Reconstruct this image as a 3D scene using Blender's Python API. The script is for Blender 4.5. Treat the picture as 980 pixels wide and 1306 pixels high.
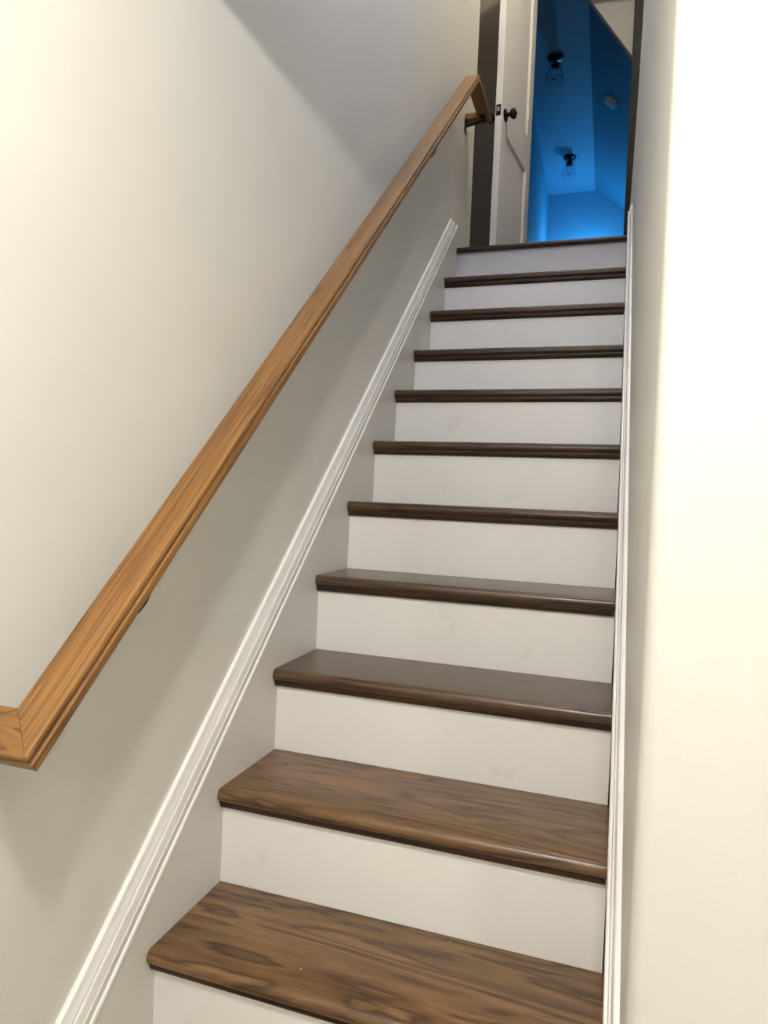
import bpy, bmesh, math, random
from mathutils import Vector, Matrix
random.seed(7)
S = bpy.context.scene
for o in list(bpy.data.objects): bpy.data.objects.remove(o)
COL = S.collection

# ------------------------------------------------------------------ camera
CAM = Vector((0.7296, -0.5760, 1.2071)); YAW, PITCH, ROLL, FPX = 0.31388, -0.01698, 0.04325, 873.95
cy, sy, cp, sp = math.cos(YAW), math.sin(YAW), math.cos(PITCH), math.sin(PITCH)
fw = Vector((-sy*cp, cy*cp, sp)); rt = Vector((cy, sy, 0)); up = rt.cross(fw)
c_, s_ = math.cos(ROLL), math.sin(ROLL)
rt, up = c_*rt + s_*up, -s_*rt + c_*up
cd = bpy.data.cameras.new('camera'); cam = bpy.data.objects.new('camera', cd); COL.objects.link(cam)
cam.matrix_world = Matrix(((rt.x, up.x, -fw.x, CAM.x), (rt.y, up.y, -fw.y, CAM.y), (rt.z, up.z, -fw.z, CAM.z), (0, 0, 0, 1)))
cd.sensor_fit = 'VERTICAL'; cd.sensor_height = 24.0; cd.lens = FPX/1306*24.0; cd.clip_start = 0.02; cd.clip_end = 100
S.camera = cam

# ------------------------------------------------------------------ world, exposure
w = bpy.data.worlds.new('world'); S.world = w; w.use_nodes = True
w.node_tree.nodes['Background'].inputs[0].default_value = (0.50, 0.62, 1.0, 1)
w.node_tree.nodes['Background'].inputs[1].default_value = 0.6
S.view_settings.view_transform = 'Standard'; S.view_settings.look = 'None'
S.view_settings.gamma = 1; S.view_settings.use_curve_mapping = False; S.view_settings.exposure = 1.0

LAMP_A, LAMP_B, LAMP_FILL, LAMP_UP, LAMP_BLUE = 22.0, 9.0, 19.0, 20.5, 8.5      # watts-ish scale; the back fill and blue lamps are added
COOL_FILL_W, SIDE_W = 3.0, 3.0
def area_light(name, loc, size, energy, color, direction):
    l = bpy.data.lights.new(name, 'AREA'); l.shape = 'RECTANGLE'; l.size, l.size_y = size; l.energy = energy; l.color = color
    o = bpy.data.objects.new(name, l); COL.objects.link(o); o.location = loc
    o.rotation_euler = Vector(direction).to_track_quat('-Z', 'Y').to_euler(); return o
# cool light of the added stairwell window, placed to tint the upper risers
area_light('added_window_light', (0.40, 0.375, 3.30), (0.42, 1.02), COOL_FILL_W, (0.62, 0.70, 1.0), (0, 1, -0.25))

area_light('added_side_light', (0.735, 1.05, 3.35), (0.8, 0.8), SIDE_W, (0.62, 0.70, 1.0), (-1, 0, -0.35))  # added cool light for the lavender wall patch; the wall has no opening

# ------------------------------------------------------------------ materials
def nt(name):
    m = bpy.data.materials.new(name); m.use_nodes = True; t = m.node_tree
    return m, t, t.nodes['Principled BSDF']
def N(t, typ, **kw):
    n = t.nodes.new(typ)
    for k, v in kw.items():
        if k.startswith('i_'):
            n.inputs[k[2:].replace('_', ' ')].default_value = v
        else: setattr(n, k, v)
    return n
def ramp(t, stops):
    n = t.nodes.new('ShaderNodeValToRGB'); e = n.color_ramp.elements
    while len(e) < len(stops): e.new(0.5)
    for el, (p, c) in zip(e, stops): el.position = p; el.color = (*c, 1)
    return n
def paint(name, col, rough=0.45, var=0.03, bump=0.06, scale=160.0, smudge=None, spec=0.4):
    m, t, b = nt(name)
    tc = N(t, 'ShaderNodeTexCoord')
    n1 = N(t, 'ShaderNodeTexNoise', i_Scale=1.7, i_Detail=4.0, i_Roughness=0.6); t.links.new(tc.outputs['Object'], n1.inputs['Vector'])
    r = ramp(t, [(0.3, tuple(c*(1-var) for c in col)), (0.7, tuple(min(1, c*(1+var)) for c in col))])
    t.links.new(n1.outputs['Fac'], r.inputs['Fac']); out = r.outputs['Color']
    if smudge:
        n3 = N(t, 'ShaderNodeTexNoise', i_Scale=9.0, i_Detail=5.0, i_Roughness=0.65); t.links.new(tc.outputs['Object'], n3.inputs['Vector'])
        oi = N(t, 'ShaderNodeObjectInfo'); ad = N(t, 'ShaderNodeVectorMath', operation='ADD')
        sc = N(t, 'ShaderNodeMath', operation='MULTIPLY'); sc.inputs[1].default_value = 37.0
        t.links.new(oi.outputs['Random'], sc.inputs[0]); t.links.new(tc.outputs['Object'], ad.inputs[0]); t.links.new(sc.outputs[0], ad.inputs[1]); t.links.new(ad.outputs[0], n3.inputs['Vector'])
        r3 = ramp(t, [(0.60, (0, 0, 0)), (0.76, (0.35, 0.35, 0.35))]); t.links.new(n3.outputs['Fac'], r3.inputs['Fac'])
        mx = N(t, 'ShaderNodeMix', data_type='RGBA'); mx.inputs['B'].default_value = (*smudge, 1)
        t.links.new(r3.outputs['Color'], mx.inputs['Factor']); t.links.new(out, mx.inputs['A']); out = mx.outputs['Result']
    t.links.new(out, b.inputs['Base Color'])
    n2 = N(t, 'ShaderNodeTexNoise', i_Scale=scale, i_Detail=2.0); t.links.new(tc.outputs['Object'], n2.inputs['Vector'])
    bp = N(t, 'ShaderNodeBump', i_Strength=bump, i_Distance=0.002); t.links.new(n2.outputs['Fac'], bp.inputs['Height']); t.links.new(bp.outputs['Normal'], b.inputs['Normal'])
    b.inputs['Roughness'].default_value = rough; b.inputs['Specular IOR Level'].default_value = spec
    return m
def wood(name, dark, mid, light, grain_axis_scale, ring=9.0, fine=1.0, rough=0.35, contrast=1.0, coat=0.0, specks=False, pores=330.0, spec=0.5):
    """boards with the grain along local X; cathedral figure from distorted bands, fine pores stretched along the grain"""
    m, t, b = nt(name)
    tc = N(t, 'ShaderNodeTexCoord'); oi = N(t, 'ShaderNodeObjectInfo')
    mul = N(t, 'ShaderNodeMath', operation='MULTIPLY'); mul.inputs[1].default_value = 53.0; t.links.new(oi.outputs['Random'], mul.inputs[0])
    add = N(t, 'ShaderNodeVectorMath', operation='ADD'); t.links.new(tc.outputs['Object'], add.inputs[0]); t.links.new(mul.outputs[0], add.inputs[1])
    mp = N(t, 'ShaderNodeMapping'); mp.inputs['Scale'].default_value = (grain_axis_scale, 1, 1); t.links.new(add.outputs[0], mp.inputs['Vector'])
    wv = N(t, 'ShaderNodeTexNoise', i_Scale=ring, i_Detail=3.0, i_Roughness=0.5, i_Distortion=0.6); t.links.new(mp.outputs[0], wv.inputs['Vector'])
    ml = N(t, 'ShaderNodeMath', operation='MULTIPLY'); ml.inputs[1].default_value = 9.0*fine; t.links.new(wv.outputs['Fac'], ml.inputs[0])
    fr = N(t, 'ShaderNodeMath', operation='FRACT'); t.links.new(ml.outputs[0], fr.inputs[0])
    rp = ramp(t, [(0.0, dark), (0.18, mid), (0.75, light), (0.93, mid), (1.0, dark)]); t.links.new(fr.outputs[0], rp.inputs['Fac'])
    mp2 = N(t, 'ShaderNodeMapping'); mp2.inputs['Scale'].default_value = (grain_axis_scale*0.35, 1, 1); t.links.new(add.outputs[0], mp2.inputs['Vector'])
    po = N(t, 'ShaderNodeTexNoise', i_Scale=pores, i_Detail=3.0, i_Roughness=0.7); t.links.new(mp2.outputs[0], po.inputs['Vector'])
    pr = ramp(t, [(0.35, (0.52, 0.50, 0.48)), (0.56, (1, 1, 1))]); t.links.new(po.outputs['Fac'], pr.inputs['Fac'])
    mx = N(t, 'ShaderNodeMix', data_type='RGBA', blend_type='MULTIPLY'); mx.inputs['Factor'].default_value = 0.75*contrast
    t.links.new(rp.outputs['Color'], mx.inputs['A']); t.links.new(pr.outputs['Color'], mx.inputs['B'])
    big = N(t, 'ShaderNodeTexNoise', i_Scale=5.0, i_Detail=2.0); t.links.new(mp.outputs[0], big.inputs['Vector'])
    br = ramp(t, [(0.3, (0.78, 0.76, 0.74)), (0.7, (1.12, 1.08, 1.04))]); t.links.new(big.outputs['Fac'], br.inputs['Fac'])
    m2 = N(t, 'ShaderNodeMix', data_type='RGBA', blend_type='MULTIPLY'); m2.inputs['Factor'].default_value = 1.0
    t.links.new(mx.outputs['Result'], m2.inputs['A']); t.links.new(br.outputs['Color'], m2.inputs['B']); out = m2.outputs['Result']
    if specks:      # small chips and paint flecks on the worn stair edge
        vo = N(t, 'ShaderNodeTexVoronoi', i_Scale=13.0); t.links.new(add.outputs[0], vo.inputs['Vector'])
        vr = ramp(t, [(0.016, (1, 1, 1)), (0.026, (0, 0, 0))]); t.links.new(vo.outputs['Distance'], vr.inputs['Fac'])
        m3 = N(t, 'ShaderNodeMix', data_type='RGBA'); m3.inputs['B'].default_value = (0.62, 0.55, 0.48, 1)
        t.links.new(vr.outputs['Color'], m3.inputs['Factor']); t.links.new(out, m3.inputs['A']); out = m3.outputs['Result']
    t.links.new(out, b.inputs['Base Color'])
    bp = N(t, 'ShaderNodeBump', i_Strength=0.25, i_Distance=0.0006); t.links.new(po.outputs['Fac'], bp.inputs['Height']); t.links.new(bp.outputs['Normal'], b.inputs['Normal'])
    b.inputs['Roughness'].default_value = rough
    b.inputs['Specular IOR Level'].default_value = spec
    b.inputs['Coat Weight'].default_value = coat; b.inputs['Coat Roughness'].default_value = 0.25
    return m
def plain(name, col, rough=0.4, metal=0.0, bump=0.0):
    m, t, b = nt(name)
    tc = N(t, 'ShaderNodeTexCoord'); n1 = N(t, 'ShaderNodeTexNoise', i_Scale=30.0, i_Detail=3.0); t.links.new(tc.outputs['Object'], n1.inputs['Vector'])
    r = ramp(t, [(0.3, tuple(c*0.92 for c in col)), (0.7, tuple(min(1, c*1.06) for c in col))]); t.links.new(n1.outputs['Fac'], r.inputs['Fac'])
    t.links.new(r.outputs['Color'], b.inputs['Base Color']); b.inputs['Roughness'].default_value = rough; b.inputs['Metallic'].default_value = metal
    return m
def glow(name, col, strength):
    m, t, b = nt(name); b.inputs['Base Color'].default_value = (0.9, 0.9, 0.9, 1)
    b.inputs['Emission Color'].default_value = (*col, 1); b.inputs['Emission Strength'].default_value = strength; return m
def glass(name, tint=(0.9, 0.95, 1.0), rough=0.02):
    m, t, b = nt(name); b.inputs['Base Color'].default_value = (*tint, 1); b.inputs['Transmission Weight'].default_value = 1.0
    b.inputs['Roughness'].default_value = rough; b.inputs['IOR'].default_value = 1.45; return m

M_WALL = paint('wall_paint', (0.705, 0.69, 0.635), rough=0.50, var=0.025, bump=0.10)
M_SKIRT = paint('skirt_paint', (0.69, 0.675, 0.635), rough=0.38, var=0.015, bump=0.03)
M_TRIM = paint('trim_paint', (0.91, 0.90, 0.885), rough=0.32, var=0.012, bump=0.02)
M_RISER = paint('riser_paint', (0.85, 0.835, 0.815), rough=0.40, var=0.02, bump=0.03, smudge=(0.55, 0.52, 0.47))
M_RECESS_SHADE = paint('recess_shade', (0.30, 0.265, 0.21), rough=0.6, var=0.03, bump=0.08)  # shade of the recess behind the door put into a darker wall colour
M_DOOR = paint('door_paint', (0.78, 0.76, 0.74), rough=0.36, var=0.012, bump=0.02)
M_CEIL = paint('ceiling_paint', (0.78, 0.77, 0.74), rough=0.7, var=0.02, bump=0.08)
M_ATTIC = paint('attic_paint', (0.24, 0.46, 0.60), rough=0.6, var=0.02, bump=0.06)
M_SLOPE_SHADE = paint('attic_slope_shade', (0.12, 0.27, 0.37), rough=0.6, var=0.02, bump=0.06)  # same paint as the attic, darkened to carry the shade on the slope
M_GREY = paint('grey_board_paint', (0.32, 0.31, 0.29), rough=0.6, var=0.03, bump=0.05)
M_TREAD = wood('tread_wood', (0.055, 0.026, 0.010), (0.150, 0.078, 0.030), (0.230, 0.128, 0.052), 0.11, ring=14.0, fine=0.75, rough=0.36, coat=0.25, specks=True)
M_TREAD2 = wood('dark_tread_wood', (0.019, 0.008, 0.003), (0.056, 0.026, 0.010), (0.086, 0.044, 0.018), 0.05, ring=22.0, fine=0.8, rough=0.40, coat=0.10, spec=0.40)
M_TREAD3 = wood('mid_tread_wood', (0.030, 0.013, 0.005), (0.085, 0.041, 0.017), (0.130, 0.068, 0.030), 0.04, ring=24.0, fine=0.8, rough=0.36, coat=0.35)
M_SCOTIA = wood('scotia_wood', (0.016, 0.007, 0.003), (0.042, 0.019, 0.008), (0.062, 0.030, 0.013), 0.10, ring=9.0, rough=0.42, coat=0.08, spec=0.3)
M_RAIL = wood('oak_rail', (0.135, 0.058, 0.012), (0.24, 0.112, 0.026), (0.31, 0.157, 0.042), 0.025, ring=55.0, fine=0.7, rough=0.46, coat=0.08, pores=200.0, contrast=1.2)
M_RAIL_END = wood('oak_return', (0.11, 0.045, 0.010), (0.27, 0.130, 0.033), (0.31, 0.157, 0.044), 0.22, ring=26.0, fine=0.7, rough=0.46, coat=0.08, pores=200.0, contrast=1.0)
M_FLOORW = wood('floor_wood', (0.05, 0.028, 0.014), (0.11, 0.06, 0.03), (0.16, 0.09, 0.045), 0.10, ring=8.0, rough=0.4)
M_BLACK = plain('black_metal', (0.012, 0.012, 0.013), 0.35, 0.6)
M_BRONZE = plain('bronze_metal', (0.03, 0.028, 0.028), 0.3, 0.8)
M_STEEL = plain('latch_steel', (0.45, 0.45, 0.46), 0.3, 1.0)
M_JAMB = plain('dark_jamb', (0.004, 0.0035, 0.0035), 0.75)
M_PLASTIC = plain('white_plastic', (0.75, 0.74, 0.72), 0.4)
M_TILE = paint('hall_floor_paint', (0.42, 0.38, 0.33), rough=0.5, var=0.05, bump=0.05)
M_GLASS = glass('clear_glass')

# ------------------------------------------------------------------ mesh helpers
def link(name, bm, mat, parent=None, smooth=False, mtx=None, bevel=0.0, seg=2, angle=40):
    bmesh.ops.recalc_face_normals(bm, faces=bm.faces[:])
    me = bpy.data.meshes.new(name); bm.to_mesh(me); bm.free(); me.materials.append(mat)
    if smooth:
        me.polygons.foreach_set('use_smooth', [True]*len(me.polygons))
    o = bpy.data.objects.new(name, me); COL.objects.link(o)
    if mtx is not None: o.matrix_world = mtx
    if parent is not None:
        o.parent = parent
    if bevel:
        b = o.modifiers.new('bevel', 'BEVEL'); b.width = bevel; b.segments = seg; b.limit_method = 'ANGLE'; b.angle_limit = math.radians(35)
    if smooth:
        me.set_sharp_from_angle(angle=math.radians(angle))
    return o
def box(bm, a, b):
    v = [bm.verts.new((x, y, z)) for x in (a[0], b[0]) for y in (a[1], b[1]) for z in (a[2], b[2])]
    for f in ((0, 1, 3, 2), (4, 6, 7, 5), (0, 4, 5, 1), (2, 3, 7, 6), (0, 2, 6, 4), (1, 5, 7, 3)): bm.faces.new([v[i] for i in f])
def boxes(*bs):
    bm = bmesh.new()
    for a, b in bs: box(bm, a, b)
    return bm
def loft(bm, A, B, caps=True):
    va = [bm.verts.new(p) for p in A]; vb = [bm.verts.new(p) for p in B]; n = len(A)
    for i in range(n): bm.faces.new((va[i], va[(i+1) % n], vb[(i+1) % n], vb[i]))
    if caps: bm.faces.new(va); bm.faces.new(vb)
def lathe(bm, prof, seg=24, mtx=Matrix()):
    rings = []
    for r, z in prof:
        if r < 1e-5: rings.append([bm.verts.new(mtx @ Vector((0, 0, z)))])
        else: rings.append([bm.verts.new(mtx @ Vector((r*math.cos(2*math.pi*i/seg), r*math.sin(2*math.pi*i/seg), z))) for i in range(seg)])
    for a, b in zip(rings, rings[1:]):
        for i in range(seg):
            j = (i+1) % seg
            if len(a) == 1 and len(b) == 1: continue
            if len(a) == 1: bm.faces.new((a[0], b[i], b[j]))
            elif len(b) == 1: bm.faces.new((a[i], a[j], b[0]))
            else: bm.faces.new((a[i], a[j], b[j], b[i]))
def tube(bm, pts, rad, seg=10):
    pts = [Vector(p) for p in pts]; rings = []
    for i, p in enumerate(pts):
        d = (pts[min(i+1, len(pts)-1)] - pts[max(i-1, 0)]).normalized()
        q = d.to_track_quat('Z', 'Y'); r = rad[i] if isinstance(rad, (list, tuple)) else rad
        rings.append([bm.verts.new(p + q @ Vector((r*math.cos(2*math.pi*k/seg), r*math.sin(2*math.pi*k/seg), 0))) for k in range(seg)])
    for a, b in zip(rings, rings[1:]):
        for k in range(seg): bm.faces.new((a[k], a[(k+1) % seg], b[(k+1) % seg], b[k]))
    bm.faces.new(rings[0]); bm.faces.new(rings[-1])
def empty(name, loc=(0, 0, 0)):
    o = bpy.data.objects.new(name, None); COL.objects.link(o); o.location = loc; o.empty_display_size = 0.1
    return o
def tag(o, label, cat, group=None):
    o['label'] = label; o['category'] = cat
    if group: o['group'] = group
    return o
def struct(o, label, cat):
    o['kind'] = 'structure'; o['label'] = label; o['category'] = cat; return o

# ------------------------------------------------------------------ dimensions
RUN, RISE, SL = 0.21777, 0.2, 0.9184
XL, XR = 0.0, 0.760              # skirt faces
WL, WR = -0.016, 0.777           # wall planes
ZT = 2.416                       # landing floor
ZC = 2.14                        # hall ceiling / header underside
YC = 0.24                        # wall corner at the foot of the stairs
YEND = 2.975                     # far end of left wall
YD = 3.705                       # doorway wall
ZA = 4.70                        # attic flat ceiling
STEP_Y = {1: 0.2178, 2: 0.4335, 3: 0.6484, 4: 0.8759, 5: 1.102, 6: 1.3142, 7: 1.5221, 8: 1.7316, 9: 1.9527, 10: 2.1656, 11: 2.3873, 12: 2.6115}
STEP_Z = {1: 0.2, 2: 0.4009, 3: 0.602, 4: 0.7984, 5: 0.9998, 6: 1.2001, 7: 1.3994, 8: 1.5987, 9: 1.7882, 10: 1.9965, 11: 2.2049, 12: ZT}
OV = 0.025                       # nosing overhang to riser

# ------------------------------------------------------------------ the setting
struct(link('wall_left', boxes(((WL-0.12, -3.4, 0), (WL, YEND, 4.95))), M_WALL, bevel=0.006, seg=3),
       'long cream painted wall carrying the oak handrail', 'wall')
# right wall: L-shaped partition with a soft rounded corner; the plaster leans out of plumb towards the doorway
def right_wall():
    bm = bmesh.new(); r = 0.020; path = []
    ys = [3.70 - i*(3.70-YC-r)/20 for i in range(21)]
    path += [(WR, y) for y in ys]
    for i in range(1, 7):
        a = math.pi + i/6*math.pi/2
        path.append((WR + r + r*math.cos(a), YC + r + r*math.sin(a)))
    path += [(1.2, YC), (2.5, YC)]
    back = [(2.5, YC+0.12), (WR+0.12, YC+0.12), (WR+0.12, 3.70)]
    zs = [0, 0.6, 1.2, 1.8, 2.14, 2.6, 3.0, 3.4, 3.8, 4.2, 4.6, 4.95]
    ring = []
    full = path + back
    for z in zs:
        row = []
        for (x, y) in full:
            k = max(0, min(1, (y-1.8)/1.9)); k = k*k*(3-2*k); h = (z-2.6)/1.5
            row.append(bm.verts.new((x + k*(-0.010 + 0.040*max(0, h)), y, z)))
        ring.append(row)
    n = len(full)
    for a, b in zip(ring, ring[1:]):
        for i in range(n): bm.faces.new((a[i], a[(i+1) % n], b[(i+1) % n], b[i]))
    bm.faces.new(ring[0]); bm.faces.new(ring[-1])
    return link('wall_right', bm, M_WALL, smooth=True, angle=50)
struct(right_wall(), 'cream partition wall with a rounded corner at the foot of the stairs', 'wall')
struct(link('floor', boxes(((WL, -3.4, -0.1), (2.5, YC+0.1, 0))), M_TILE), 'plain hall floor at the foot of the stairs', 'floor')
struct(link('floor_under_stairs', boxes(((WL-0.12, YC+0.1, -0.1), (WR+0.12, 2.9, -0.0))), M_TILE), 'plain floor under the stairs', 'floor')
struct(link('wall_under_landing', boxes(((WL-0.12, 2.8, 0), (WR+0.12, 2.9, ZT-0.16))), M_WALL), 'plain wall closing the space under the stairs', 'wall')
struct(link('wall_back', boxes(((WL, -3.52, 0), (2.5, -3.4, ZC))), M_WALL), 'cream wall closing the lower hall', 'wall')
struct(link('wall_side', boxes(((2.5, -3.52, 0), (2.62, YC+0.12, ZC))), M_WALL), 'cream side wall of the lower hall', 'wall')
struct(link('ceiling', boxes(((WL, -3.52, ZC), (2.62, YC, ZC+0.12))), M_CEIL), 'low white ceiling over the lower hall', 'ceiling')
struct(link('ceiling_stairwell', boxes(((-1.12, YC, 4.95), (2.5, YD+0.12, 5.05))), M_CEIL), 'high white ceiling over the stairs', 'ceiling')
# wall over the header with an unseen window added for the cool light
wx0, wx1, wz0, wz1 = 0.15, 0.65, 2.75, 3.85
struct(link('wall_front', boxes(((WL, YC, ZC), (wx0, YC+0.12, 4.95)), ((wx1, YC, ZC), (WR, YC+0.12, 4.95)), ((wx0, YC, ZC), (wx1, YC+0.12, wz0)), ((wx0, YC, wz1), (wx1, YC+0.12, 4.95))), M_WALL),
       'cream wall above the stair opening holding the added high window', 'wall')
wn = empty('window_added_1', (0.4, YC+0.05, wz0)); struct(wn, 'unseen white framed window added above the stair opening for cool light', 'window')
def child(o, par):
    o.parent = par; o.matrix_parent_inverse = Matrix.Translation(-par.location) if par.rotation_euler[:] == (0, 0, 0) else par.matrix_world.inverted(); return o
child(link('window_frame', boxes(((wx0, YC+0.03, wz0), (wx0+0.04, YC+0.09, wz1)), ((wx1-0.04, YC+0.03, wz0), (wx1, YC+0.09, wz1)), ((wx0+0.04, YC+0.03, wz0), (wx1-0.04, YC+0.09, wz0+0.04)), ((wx0+0.04, YC+0.03, wz1-0.04), (wx1-0.04, YC+0.09, wz1))), M_TRIM), wn)

child(link('pane', boxes(((wx0+0.04, YC+0.055, wz0+0.04), (wx1-0.04, YC+0.061, wz1-0.04))), M_GLASS), wn)
wn2 = empty('window_added_2', (WR, 1.05, 2.95)); struct(wn2, 'unseen white frame and pane added on the solid right wall for cool light', 'window')  # added frame and pane on solid wall, dressing the side light
child(link('window_frame', boxes(((WR-0.02, 0.60, 2.90), (WR, 0.65, 3.80)), ((WR-0.02, 1.45, 2.90), (WR, 1.50, 3.80)), ((WR-0.02, 0.65, 2.90), (WR, 1.45, 2.95)), ((WR-0.02, 0.65, 3.75), (WR, 1.45, 3.80))), M_TRIM), wn2)
child(link('pane', boxes(((WR-0.010, 0.65, 2.95), (WR-0.004, 1.45, 3.75))), M_GLASS), wn2)

# landing floor with its dark nosing board
struct(link('floor_landing', boxes(((-1.0, 2.64, ZT-0.16), (WR, YD+0.14, ZT))), M_FLOORW), 'dark wood landing floor at the stair head', 'floor')
# recess left of the door, behind the end of the long wall
struct(link('wall_landing', boxes(((-1.12, YEND, ZT-0.2), (-1.0, YD+0.12, 4.95)), ((-1.12, YEND-0.1, ZT-0.2), (WL-0.12, YEND, 4.95))), M_WALL), 'shaded wall of the recess behind the open door', 'wall')
DX0, DX1, DZ = 0.150, 0.768, ZT+2.03
struct(link('wall_recess', boxes(((-1.0, YD, ZT-0.2), (DX0, YD+0.12, 4.95))), M_RECESS_SHADE), 'wall strip behind the open door, coloured dark for its shade', 'wall')
struct(link('wall_doorway', boxes(((DX0, YD, DZ), (DX1, YD+0.12, 4.95)), ((DX1, YD, ZT-0.2), (2.3, YD+0.12, 4.95))), M_WALL), 'cream wall around the attic doorway', 'wall')
# dark right jamb of the doorway
struct(link('trim_3', boxes(((0.748, 3.66, ZT), (0.86, YD-0.001, 4.9))), M_JAMB, bevel=0.002), 'nearly black jamb board on the right of the attic doorway', 'trim')

# ---- skirts and sloping trims -----------------------------------------------------------
def z_up(y): return 0.1855 + 0.9235*y
def z_lo(y): return 0.0840 + 0.9310*y
ZCUT = 2.513
def skirt(name, x0, x1, label):
    ye = 2.606
    y0 = -0.05 if name == 'baseboard_left' else YC+0.012
    bm = bmesh.new()
    poly = [(y0, max(0, z_lo(y0)-0.35)), (y0, z_lo(y0)+0.03), (ye-0.06, z_lo(ye-0.06)+0.03), (ye, ZCUT-0.004), (ye, ZT-0.3), (0.6, 0.0)]
    if y0 < 0: poly[0] = (y0, 0.0)
    else: poly[0] = (y0, 0.0)
    loft(bm, [(x0, y, z) for y, z in poly], [(x1, y, z) for y, z in poly])
    return struct(link(name, bm, M_SKIRT), label, 'skirting')
skirt('baseboard_left', WL, XL, 'greige skirt board beside the steps below the long handrail')
skirt('baseboard_right', XR+0.003, WR+0.004, 'narrow greige skirt board between steps and right partition wall')
def sloped_trim(name, side, label):
    # profile across the trim: (fraction from upper edge to lower edge, how far it stands off the wall)
    P = [(0.0, 0.0), (0.0, 0.006), (0.02, 0.008), (0.09, 0.009), (0.10, 0.0075), (0.22, 0.0085), (0.34, 0.0110), (0.355, 0.0105), (0.36, 0.003), (0.40, 0.003), (0.405, 0.0125), (0.43, 0.0135), (0.76, 0.0140),
         (0.785, 0.0130), (0.79, 0.0065), (0.86, 0.0065), (0.87, 0.0165), (0.89, 0.0185), (0.96, 0.0195), (0.985, 0.0185), (1.0, 0.0170), (1.0, 0.0)]
    y0 = -0.05 if side > 0 else YC+0.012
    bm = bmesh.new(); A = []; B = []
    for f, h in P:
        x = (WL + h) if side > 0 else (WR - h)
        a, b = 0.9235*(1-f)+0.9310*f, 0.1855*(1-f)+0.0840*f
        A.append((x, y0, a*y0+b)); ye = (ZCUT-b)/a; B.append((x, ye, ZCUT))
    loft(bm, A, B)
    return struct(link(name, bm, M_TRIM, smooth=True, angle=20), label, 'trim')
sloped_trim('trim_1', 1, 'white moulded trim sloping up the wall below the long handrail')
sloped_trim('trim_2', -1, 'white moulded trim sloping up the right partition wall')

# ---- staircase -----------------------------------------------------------------------------
st = empty('staircase', (0.38, 0.22, 0)); tag(st, 'straight staircase with dark brown wooden treads and white painted risers', 'staircase')
TX0, TX1 = XL+0.0008, XR+0.0010
def arc(cx, cz, r, a0, a1, n): return [(cx+r*math.cos(a0+(a1-a0)*i/n), cz+r*math.sin(a0+(a1-a0)*i/n)) for i in range(n+1)]
def tread_mesh(k):
    L = STEP_Y[k+1] + OV - STEP_Y[k] - 0.0006 if k < 12 else 0.12
    th, r = 0.027, 0.0125
    if k == 12: th, r = 0.021, 0.008
    prof = [(L, -th), (L, 0)] + [(L*0.5, 0)] + arc(r, -r, r, math.pi/2, math.pi, 6) + arc(r, -th+r, r, math.pi, 1.5*math.pi, 6)
    x0 = TX0 if k < 12 else WL+0.0005
    bm = bmesh.new(); loft(bm, [(x0-0.38, y, z) for y, z in prof], [(TX1-0.38, y, z) for y, z in prof])
    return bm
def scotia_mesh(k):
    # thin fillet, then a cove running back to the riser
    prof = [(OV, -0.0002), (0.0085, -0.0002), (0.0085, -0.0035), (0.0105, -0.0045)] + [(0.0105+0.0095*(1-math.cos(a)), -0.0045-0.0115*math.sin(a)) for a in (0.4, 0.8, 1.2, 1.57)] + [(OV, -0.016)]
    x1 = TX1 - (0.004 if k in (3, 5, 10) else 0.001)
    bm = bmesh.new(); loft(bm, [(TX0-0.38, y, z) for y, z in prof], [(x1-0.38, y, z) for y, z in prof])
    return bm
for k in range(1, 13):
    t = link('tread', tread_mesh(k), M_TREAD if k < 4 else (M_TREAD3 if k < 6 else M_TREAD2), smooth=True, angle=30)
    t.location = (0.38, STEP_Y[k], STEP_Z[k]); child(t, st)
    if k < 12:
        s = link('cove_moulding', scotia_mesh(k), M_SCOTIA, smooth=True, angle=30)
        s.location = (0.38, STEP_Y[k], STEP_Z[k]-0.027); bpy.context.view_layer.update()
        s.parent = t; s.matrix_parent_inverse = t.matrix_world.inverted()
    zb = STEP_Z[k-1] if k > 1 else 0.0
    zt = STEP_Z[k] - (0.0272 if k < 12 else 0.0212)
    y = STEP_Y[k] + OV
    r = link('riser', boxes((((XL+0.0004 if k < 12 else WL+0.0005)-0.38, 0, 0), (XR-0.0005-0.38, 0.016, zt-zb-0.0004))), M_RISER)
    r.location = (0.38, y, zb+0.0003); child(r, st)

# ---- handrail --------------------------------------------------------------------------------
HW, HH = 0.061, 0.027
B_ = Vector((0.107, 0.046, 0.889)); K_ = Vector((0.107, 2.440, 3.108)); C_ = Vector((0.107, 2.790, 3.108))
d_main = (K_-B_).normalized(); n_main = Vector((0, -d_main.z, d_main.y)); X = Vector((1, 0, 0)); Z = Vector((0, 0, 1)); Y = Vector((0, 1, 0))
W0 = Vector((WL-0.001, B_.y, B_.z)); W1 = Vector((WL-0.001, C_.y, C_.z))
segs = [('lower_return', W0, B_, X, -d_main, n_main), ('main_rail', B_, K_, d_main, X, n_main), ('level_rail', K_, C_, Y, X, Z), ('upper_return', C_, W1, -X, Y, Z)]
PROF = [(-HW, -0.0012), (-HW+0.0012, 0), (-0.0055, 0), (-0.0035, -0.0006), (-0.0022, -0.0022), (-0.0018, -0.0040), (-0.0026, -0.0075), (-0.0040, -0.0095), (-0.0042, -0.0108),
        (-0.0014, -0.0116), (-0.0002, -0.0128), (0.0, -0.0150), (-0.0002, -0.0245), (-0.0016, -0.0265), (-0.004, -HH), (-HW+0.002, -HH), (-HW, -HH+0.002)]
hr = empty('handrail', (WL, 1.2, 1.9)); tag(hr, 'oak handrail climbing the left wall with mitred ends on black brackets', 'handrail')
dirs = [s[3] for s in segs]
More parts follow.
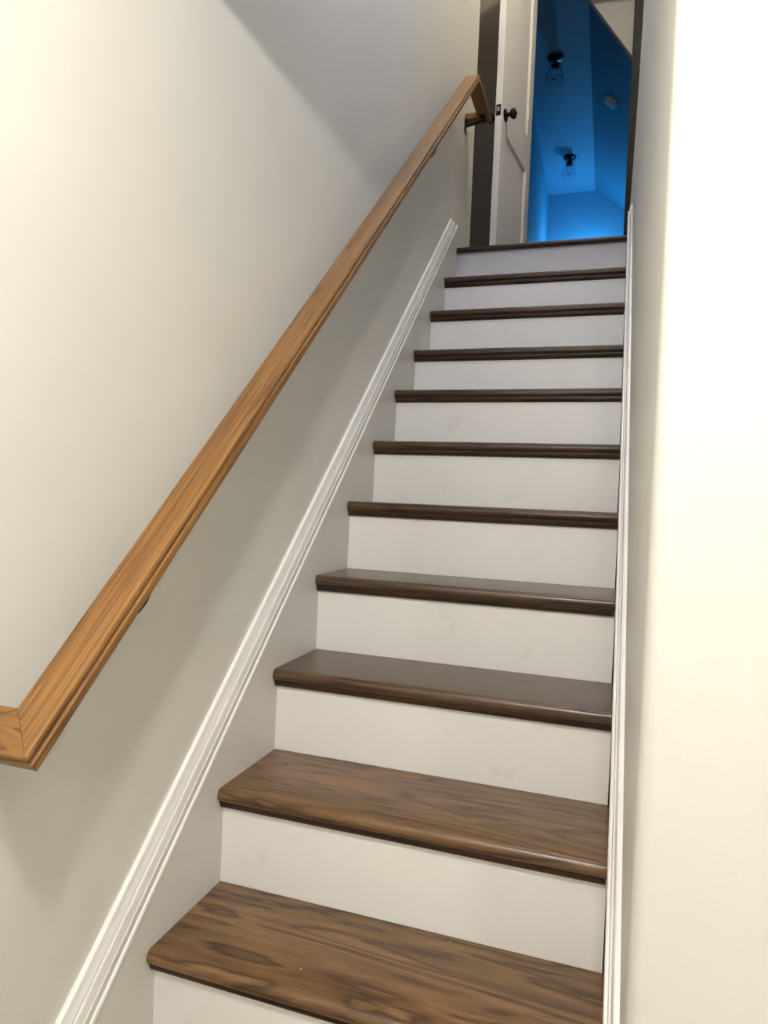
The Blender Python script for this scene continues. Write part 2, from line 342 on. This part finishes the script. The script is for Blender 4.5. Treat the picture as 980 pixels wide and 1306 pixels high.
for i, (nm, p0, p1, d, side, nrm) in enumerate(segs):
    n0 = (dirs[i-1]+d).normalized() if i > 0 else d
    n1 = (dirs[i+1]+d).normalized() if i < len(segs)-1 else d
    # local frame: X along the rail, Y across, Z normal
    R = Matrix((d, side, nrm)).transposed()
    if R.determinant() < 0: R = Matrix((-d, side, nrm)).transposed()
    T = Matrix.Translation(p0) @ R.to_4x4(); Ti = T.inverted()
    A, Bv = [], []
    for s, t in PROF:
        q = p0 + side*s + nrm*t
        for n_, pp, L in ((n0, p0, A), (n1, p1, Bv)):
            u = (pp-q).dot(n_)/d.dot(n_); g = 0.0004 if (L is A) else -0.0004
            L.append(Ti @ (q + d*(u+g)))
    bm = bmesh.new(); loft(bm, A, Bv)
    o = link(nm if nm in ('main_rail',) else nm, bm, M_RAIL_END if 'return' in nm else M_RAIL, smooth=True, angle=28, mtx=T)
    bpy.context.view_layer.update(); o.parent = hr; o.matrix_parent_inverse = Matrix.Translation(-hr.location)
def bracket(y1, z0, saddle, flat=False):
    # upright wall plate (far lower corner y1, z0), curved arm and saddle under the rail
    y, z_rose = y1-0.015, z0+0.036
    e_loc = Vector((WL, y, z_rose))
    bm = bmesh.new(); box(bm, (WL-0.0004, y1-0.030, z0), (WL+0.005, y1, z0+0.072))
    rose = link('bracket', bm, M_BLACK, bevel=0.002); rose.parent = hr; rose.matrix_parent_inverse = Matrix.Translation(-hr.location)
    bm = bmesh.new(); sd = Vector(saddle)
    mid = Vector((sd.x, y, z_rose+0.004)); a = e_loc + Vector((0.006, 0, 0))
    pts = []
    for i in range(9):
        u = i/8; pts.append(a*(1-u)**2 + mid*2*u*(1-u) + sd*u*u)
    tube(bm, pts, [0.009, 0.008, 0.0075, 0.007, 0.007, 0.007, 0.0075, 0.008, 0.010], 10)
    arm = link('bracket_arm', bm, M_BLACK, smooth=True); arm.parent = rose
    bm = bmesh.new()
    d = Y if flat else d_main; n = Z if flat else n_main
    R = Matrix((d, X, n)).transposed()
    if R.determinant() < 0: R = Matrix((-d, X, n)).transposed()
    box(bm, (-0.035, -0.012, -0.004), (0.035, 0.012, 0.0))
    pl = link('saddle_plate', bm, M_BLACK, mtx=Matrix.Translation(sd) @ R.to_4x4(), bevel=0.002); bpy.context.view_layer.update()
    pl.parent = rose
def under(y, x=0.070):     # underside of the sloping rail
    q = B_ + d_main*((y-B_.y)/d_main.y) - n_main*(HH+0.0002); return Vector((x, q.y + n_main.y*0, q.z))
for y, z in ((0.342, 0.964), (1.020, 1.600), (1.955, 2.456)):
    u = under(y-0.015+0.02); bracket(y, z, (0.066, y-0.015, u.z - 0.0185))
bracket(2.752, 3.018, (0.072, 2.737, 3.108-HH-0.0005), flat=True)

# ---- white two-panel door, swung open over the landing -------------------------------------------
ang = math.radians(8.0); DW, DT = 0.614, 0.036
dr = empty('door_1'); struct(dr, 'white two panel door standing open at the stair head', 'door')
# local frame: +X along the leaf from latch edge to hinge edge, +Y towards the left wall (leaf thickness), Z up
o0 = Vector((0.101, 3.09, ZT+0.012)); ex = Vector((math.sin(ang), math.cos(ang), 0)); ey = Vector((-math.cos(ang), math.sin(ang), 0))
MD = Matrix.Translation(o0) @ Matrix((ex, ey, Z)).transposed().to_4x4()
dr.matrix_world = MD
def dpart(name, bm, mat, par=None, **kw):
    o = link(name, bm, mat, **kw); o.parent = par if par else dr; return o
HT = 2.015; zl0, zl1, zm0, zm1 = 0.24, 0.795, 1.0, 1.86; st0, st1 = 0.100, DW-0.088
dpart('stile', boxes(((0, 0, 0), (st0, DT, HT))), M_DOOR, bevel=0.0015)
dpart('stile', boxes(((st1, 0, 0), (DW, DT, HT))), M_DOOR, bevel=0.0015)
for a, b in ((0, zl0), (zl1, zm0), (zm1, HT)): dpart('rail', boxes(((st0, 0.0001, a), (st1, DT-0.0001, b))), M_DOOR)
for a, b in ((zl0, zl1), (zm0, zm1)):
    # flat recessed panel with sloping sticking around it, on both faces
    bm = bmesh.new(); w_, dp = 0.014, 0.011
    for yf, yr in ((0.0, dp), (DT, DT-dp)):
        o4 = [(st0, a), (st1, a), (st1, b), (st0, b)]; i4 = [(st0+w_, a+w_), (st1-w_, a+w_), (st1-w_, b-w_), (st0+w_, b-w_)]
        vo = [bm.verts.new((x, yf+(0.001 if yf == 0 else -0.001), z)) for x, z in o4]; vi = [bm.verts.new((x, yr, z)) for x, z in i4]
        for i in range(4): bm.faces.new((vo[i], vo[(i+1) % 4], vi[(i+1) % 4], vi[i]))
        bm.faces.new(vi)
    dpart('panel', bm, M_DOOR)
zk = 3.312 - o0.z
bm = boxes(((-0.0015, 0.005, zk-0.030), (0.0005, 0.031, zk+0.030))); lp = dpart('latch_plate', bm, M_BLACK, bevel=0.0008)
bm = boxes(((-0.010, 0.011, zk-0.009), (0.0, 0.025, zk+0.013))); dpart('latch_bolt', bm, M_STEEL, lp, bevel=0.002)
for sgn in (-1, 1):
    base = Vector((0.062, 0 if sgn < 0 else DT, zk))
    Q = Matrix.Translation(base) @ Matrix.Rotation(math.pi/2 if sgn < 0 else -math.pi/2, 4, 'X')
    bm = bmesh.new(); lathe(bm, [(0, 0), (0.032, 0), (0.0325, 0.004), (0.029, 0.008), (0.017, 0.011), (0.011, 0.014), (0.011, 0.026), (0.013, 0.030)], 24, Q)
    ro = dpart('knob_rose', bm, M_BLACK, smooth=True)
    bm = bmesh.new(); lathe(bm, [(0.010, 0.028), (0.019, 0.032), (0.0265, 0.040), (0.028, 0.048), (0.025, 0.056), (0.016, 0.061), (0.008, 0.0625), (0.006, 0.066), (0, 0.067)], 24, Q)
    dpart('knob', bm, M_BLACK, ro, smooth=True)
for zh in (0.25, 1.0, 1.78):
    bm = bmesh.new(); lathe(bm, [(0, -0.045), (0.006, -0.045), (0.006, 0.045), (0, 0.045)], 10, Matrix.Translation((DW+0.003, DT-0.004, zh)))
    dpart('hinge', bm, M_BLACK, smooth=True)

# ------------------------------------------------------------------ attic room beyond the doorway
AX0, AX1, AY0, AY1, SLP = -0.05, 0.45, YD+0.12, 7.30, 0.80
KX0, KX1 = AX0, 2.2
struct(link('floor_attic', boxes(((KX0, YD+0.14, ZT-0.12), (KX1, AY1, ZT))), M_FLOORW), 'dark wood floor of the attic room', 'floor')
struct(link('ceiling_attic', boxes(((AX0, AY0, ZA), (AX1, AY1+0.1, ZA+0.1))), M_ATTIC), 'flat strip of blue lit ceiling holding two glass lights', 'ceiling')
def slope(name, xa, xb, label):
    bm = bmesh.new(); zb = ZA - SLP*abs(xb-xa); q = 0.1
    loft(bm, [(xa, AY0, ZA), (xb, AY0, zb), (xb, AY0, zb+q), (xa, AY0, ZA+q)], [(xa, AY1+0.1, ZA), (xb, AY1+0.1, zb), (xb, AY1+0.1, zb+q), (xa, AY1+0.1, ZA+q)])
    return struct(link(name, bm, M_SLOPE_SHADE), label, 'ceiling')
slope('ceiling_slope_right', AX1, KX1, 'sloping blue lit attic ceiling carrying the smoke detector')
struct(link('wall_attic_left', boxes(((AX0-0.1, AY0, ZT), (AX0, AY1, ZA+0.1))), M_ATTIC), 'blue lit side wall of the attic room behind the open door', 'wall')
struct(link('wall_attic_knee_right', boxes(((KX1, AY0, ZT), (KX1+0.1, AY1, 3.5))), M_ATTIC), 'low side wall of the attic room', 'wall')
bm = bmesh.new(); gable = [(KX0, ZT), (KX1, ZT), (KX1, 3.28), (AX1, ZA), (AX0, ZA)]
loft(bm, [(x, AY1, z) for x, z in gable], [(x, AY1+0.1, z) for x, z in gable])
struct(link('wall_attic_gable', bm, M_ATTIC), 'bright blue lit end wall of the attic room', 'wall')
# grey painted boxed-in corner just inside the doorway, its lower edge cut to the roof pitch
bm = bmesh.new(); tri = [(0.484-0.34, 4.419+0.50), (0.745+0.27, 4.034-0.398), (0.745+0.27, 4.60), (0.60, 4.92)]
loft(bm, [(x, 3.95, z) for x, z in tri], [(x, 4.00, z) for x, z in tri])
struct(link('trim_4', bm, M_GREY), 'pale grey raked board in the upper corner inside the doorway', 'trim')

def pendant(x, y, label):
    e = empty('ceiling_light', (x, y, ZA)); tag(e, label, 'ceiling light', 'glass ceiling lights in the attic')
    def P(name, prof, mat, par=None, seg=24):
        bm = bmesh.new(); lathe(bm, prof, seg); o = link(name, bm, mat, smooth=True, angle=40); o.parent = par or e; return o
    P('canopy', [(0, 0), (0.062, 0), (0.064, -0.006), (0.058, -0.018), (0.030, -0.026), (0.012, -0.030), (0.012, -0.050), (0, -0.050)], M_BRONZE)
    so = P('socket', [(0, -0.048), (0.020, -0.050), (0.030, -0.060), (0.031, -0.082), (0.022, -0.090), (0, -0.090)], M_BRONZE)
    P('glass_shade', [(0.031, -0.075), (0.040, -0.085), (0.058, -0.120), (0.066, -0.160), (0.067, -0.185), (0.064, -0.185), (0.063, -0.160), (0.055, -0.121), (0.038, -0.088), (0.029, -0.078), (0.031, -0.075)], M_GLASS)
    P('bulb', [(0.012, -0.088), (0.013, -0.100), (0.024, -0.125), (0.028, -0.145), (0.022, -0.165), (0.010, -0.174), (0, -0.176)], M_GLASS, so)
    for a in range(3):
        bm = bmesh.new(); q = a*2.094+0.5; c = Vector((math.cos(q), math.sin(q), 0))
        tube(bm, [c*0.012+Vector((0, 0, -0.036)), c*0.040+Vector((0, 0, -0.044)), c*0.047+Vector((0, 0, -0.066)), c*0.032+Vector((0, 0, -0.076))], 0.004, 8)
        o = link('scroll_arm', bm, M_BRONZE, smooth=True); o.parent = e
pendant(0.190, 4.90, 'small bronze and clear glass ceiling light close above the doorway')
pendant(0.218, 6.49, 'small bronze and clear glass ceiling light beside the bright end wall')
# smoke detector on the right slope
nrm = Vector((-SLP, 0, -1)).normalized(); pos = Vector((0.616, 5.372, ZA-SLP*(0.616-AX1)))
sd = empty('smoke_detector', pos); tag(sd, 'round white smoke detector on the sloping attic ceiling', 'smoke detector')
sd.rotation_euler = nrm.to_track_quat('Z', 'Y').to_euler()
bm = bmesh.new(); lathe(bm, [(0, 0), (0.062, 0), (0.064, 0.004), (0.063, 0.012), (0.058, 0.016)], 28); o = link('base', bm, M_PLASTIC, smooth=True); o.parent = sd
bm = bmesh.new(); lathe(bm, [(0.054, 0.014), (0.056, 0.020), (0.050, 0.032), (0.034, 0.038), (0.030, 0.036), (0.0, 0.037)], 28); o = link('cover', bm, M_PLASTIC, smooth=True); o.parent = sd

# ------------------------------------------------------------------ lamps: some read from the shadows, back fill and blue lamp added
def globe_lamp(name, loc, zc, r, color, watts, label):
    e = empty(name, (loc[0], loc[1], zc)); tag(e, label, 'lamp')
    bm = bmesh.new(); lathe(bm, [(0, 0), (r*1.6, 0), (r*1.6, -0.006), (r*0.8, -0.012), (r*0.5, loc[2]+r*0.85-zc), (0, loc[2]+r*0.85-zc)], 24)
    o = link('lamp_base', bm, M_PLASTIC, smooth=True); o.parent = e
    bm = bmesh.new(); bmesh.ops.create_icosphere(bm, subdivisions=3, radius=r)
    g = link('lamp_globe', bm, glow(name+'_glow', color, watts/(4*math.pi*math.pi*r*r)), smooth=True); g.parent = e; g.location = (0, 0, loc[2]-zc)
    return e
globe_lamp('hall_lamp', (0.62, -0.60, 2.085), ZC, 0.042, (1.0, 0.965, 0.89), LAMP_A, 'glowing globe lamp on the hall ceiling above the first steps')
globe_lamp('hall_lamp', (1.45, -0.90, 2.085), ZC, 0.042, (1.0, 0.965, 0.89), LAMP_B, 'glowing globe lamp on the hall ceiling beside the partition wall')
globe_lamp('hall_lamp', (0.95, -2.40, 2.085), ZC, 0.042, (1.0, 0.965, 0.89), LAMP_FILL, 'unseen globe lamp added near the back wall as frontal fill')  # added lamp, front fill for the risers and the corner face
globe_lamp('stairwell_lamp', (0.62, 2.25, 4.80), 4.95, 0.05, (1.0, 0.90, 0.74), LAMP_UP, 'glowing globe lamp on the high stairwell ceiling')
e = empty('added_floor_lamp', (0.42, 7.0, ZT)); tag(e, 'unseen slim floor lamp added to throw blue light on the attic end wall', 'lamp')  # added out of view as the source of the blue attic light
bm = bmesh.new(); lathe(bm, [(0, 0), (0.13, 0), (0.13, 0.02), (0.015, 0.03), (0.012, 1.38), (0, 1.38)], 24); o = link('stand', bm, M_BLACK, smooth=True); o.parent = e
bm = bmesh.new(); lathe(bm, [(0.012, 1.36), (0.05, 1.372), (0.085, 1.40), (0.085, 1.404), (0.045, 1.379), (0.0, 1.375)], 24); o = link('bowl', bm, M_BLACK, smooth=True); o.parent = e
bm = bmesh.new(); bmesh.ops.create_icosphere(bm, subdivisions=3, radius=0.06); o = link('bulb', bm, glow('blue_glow', (0.09, 0.50, 1.0), LAMP_BLUE/(4*math.pi*math.pi*0.0036)), smooth=True); o.parent = e; o.location = (0, 0, 1.44)
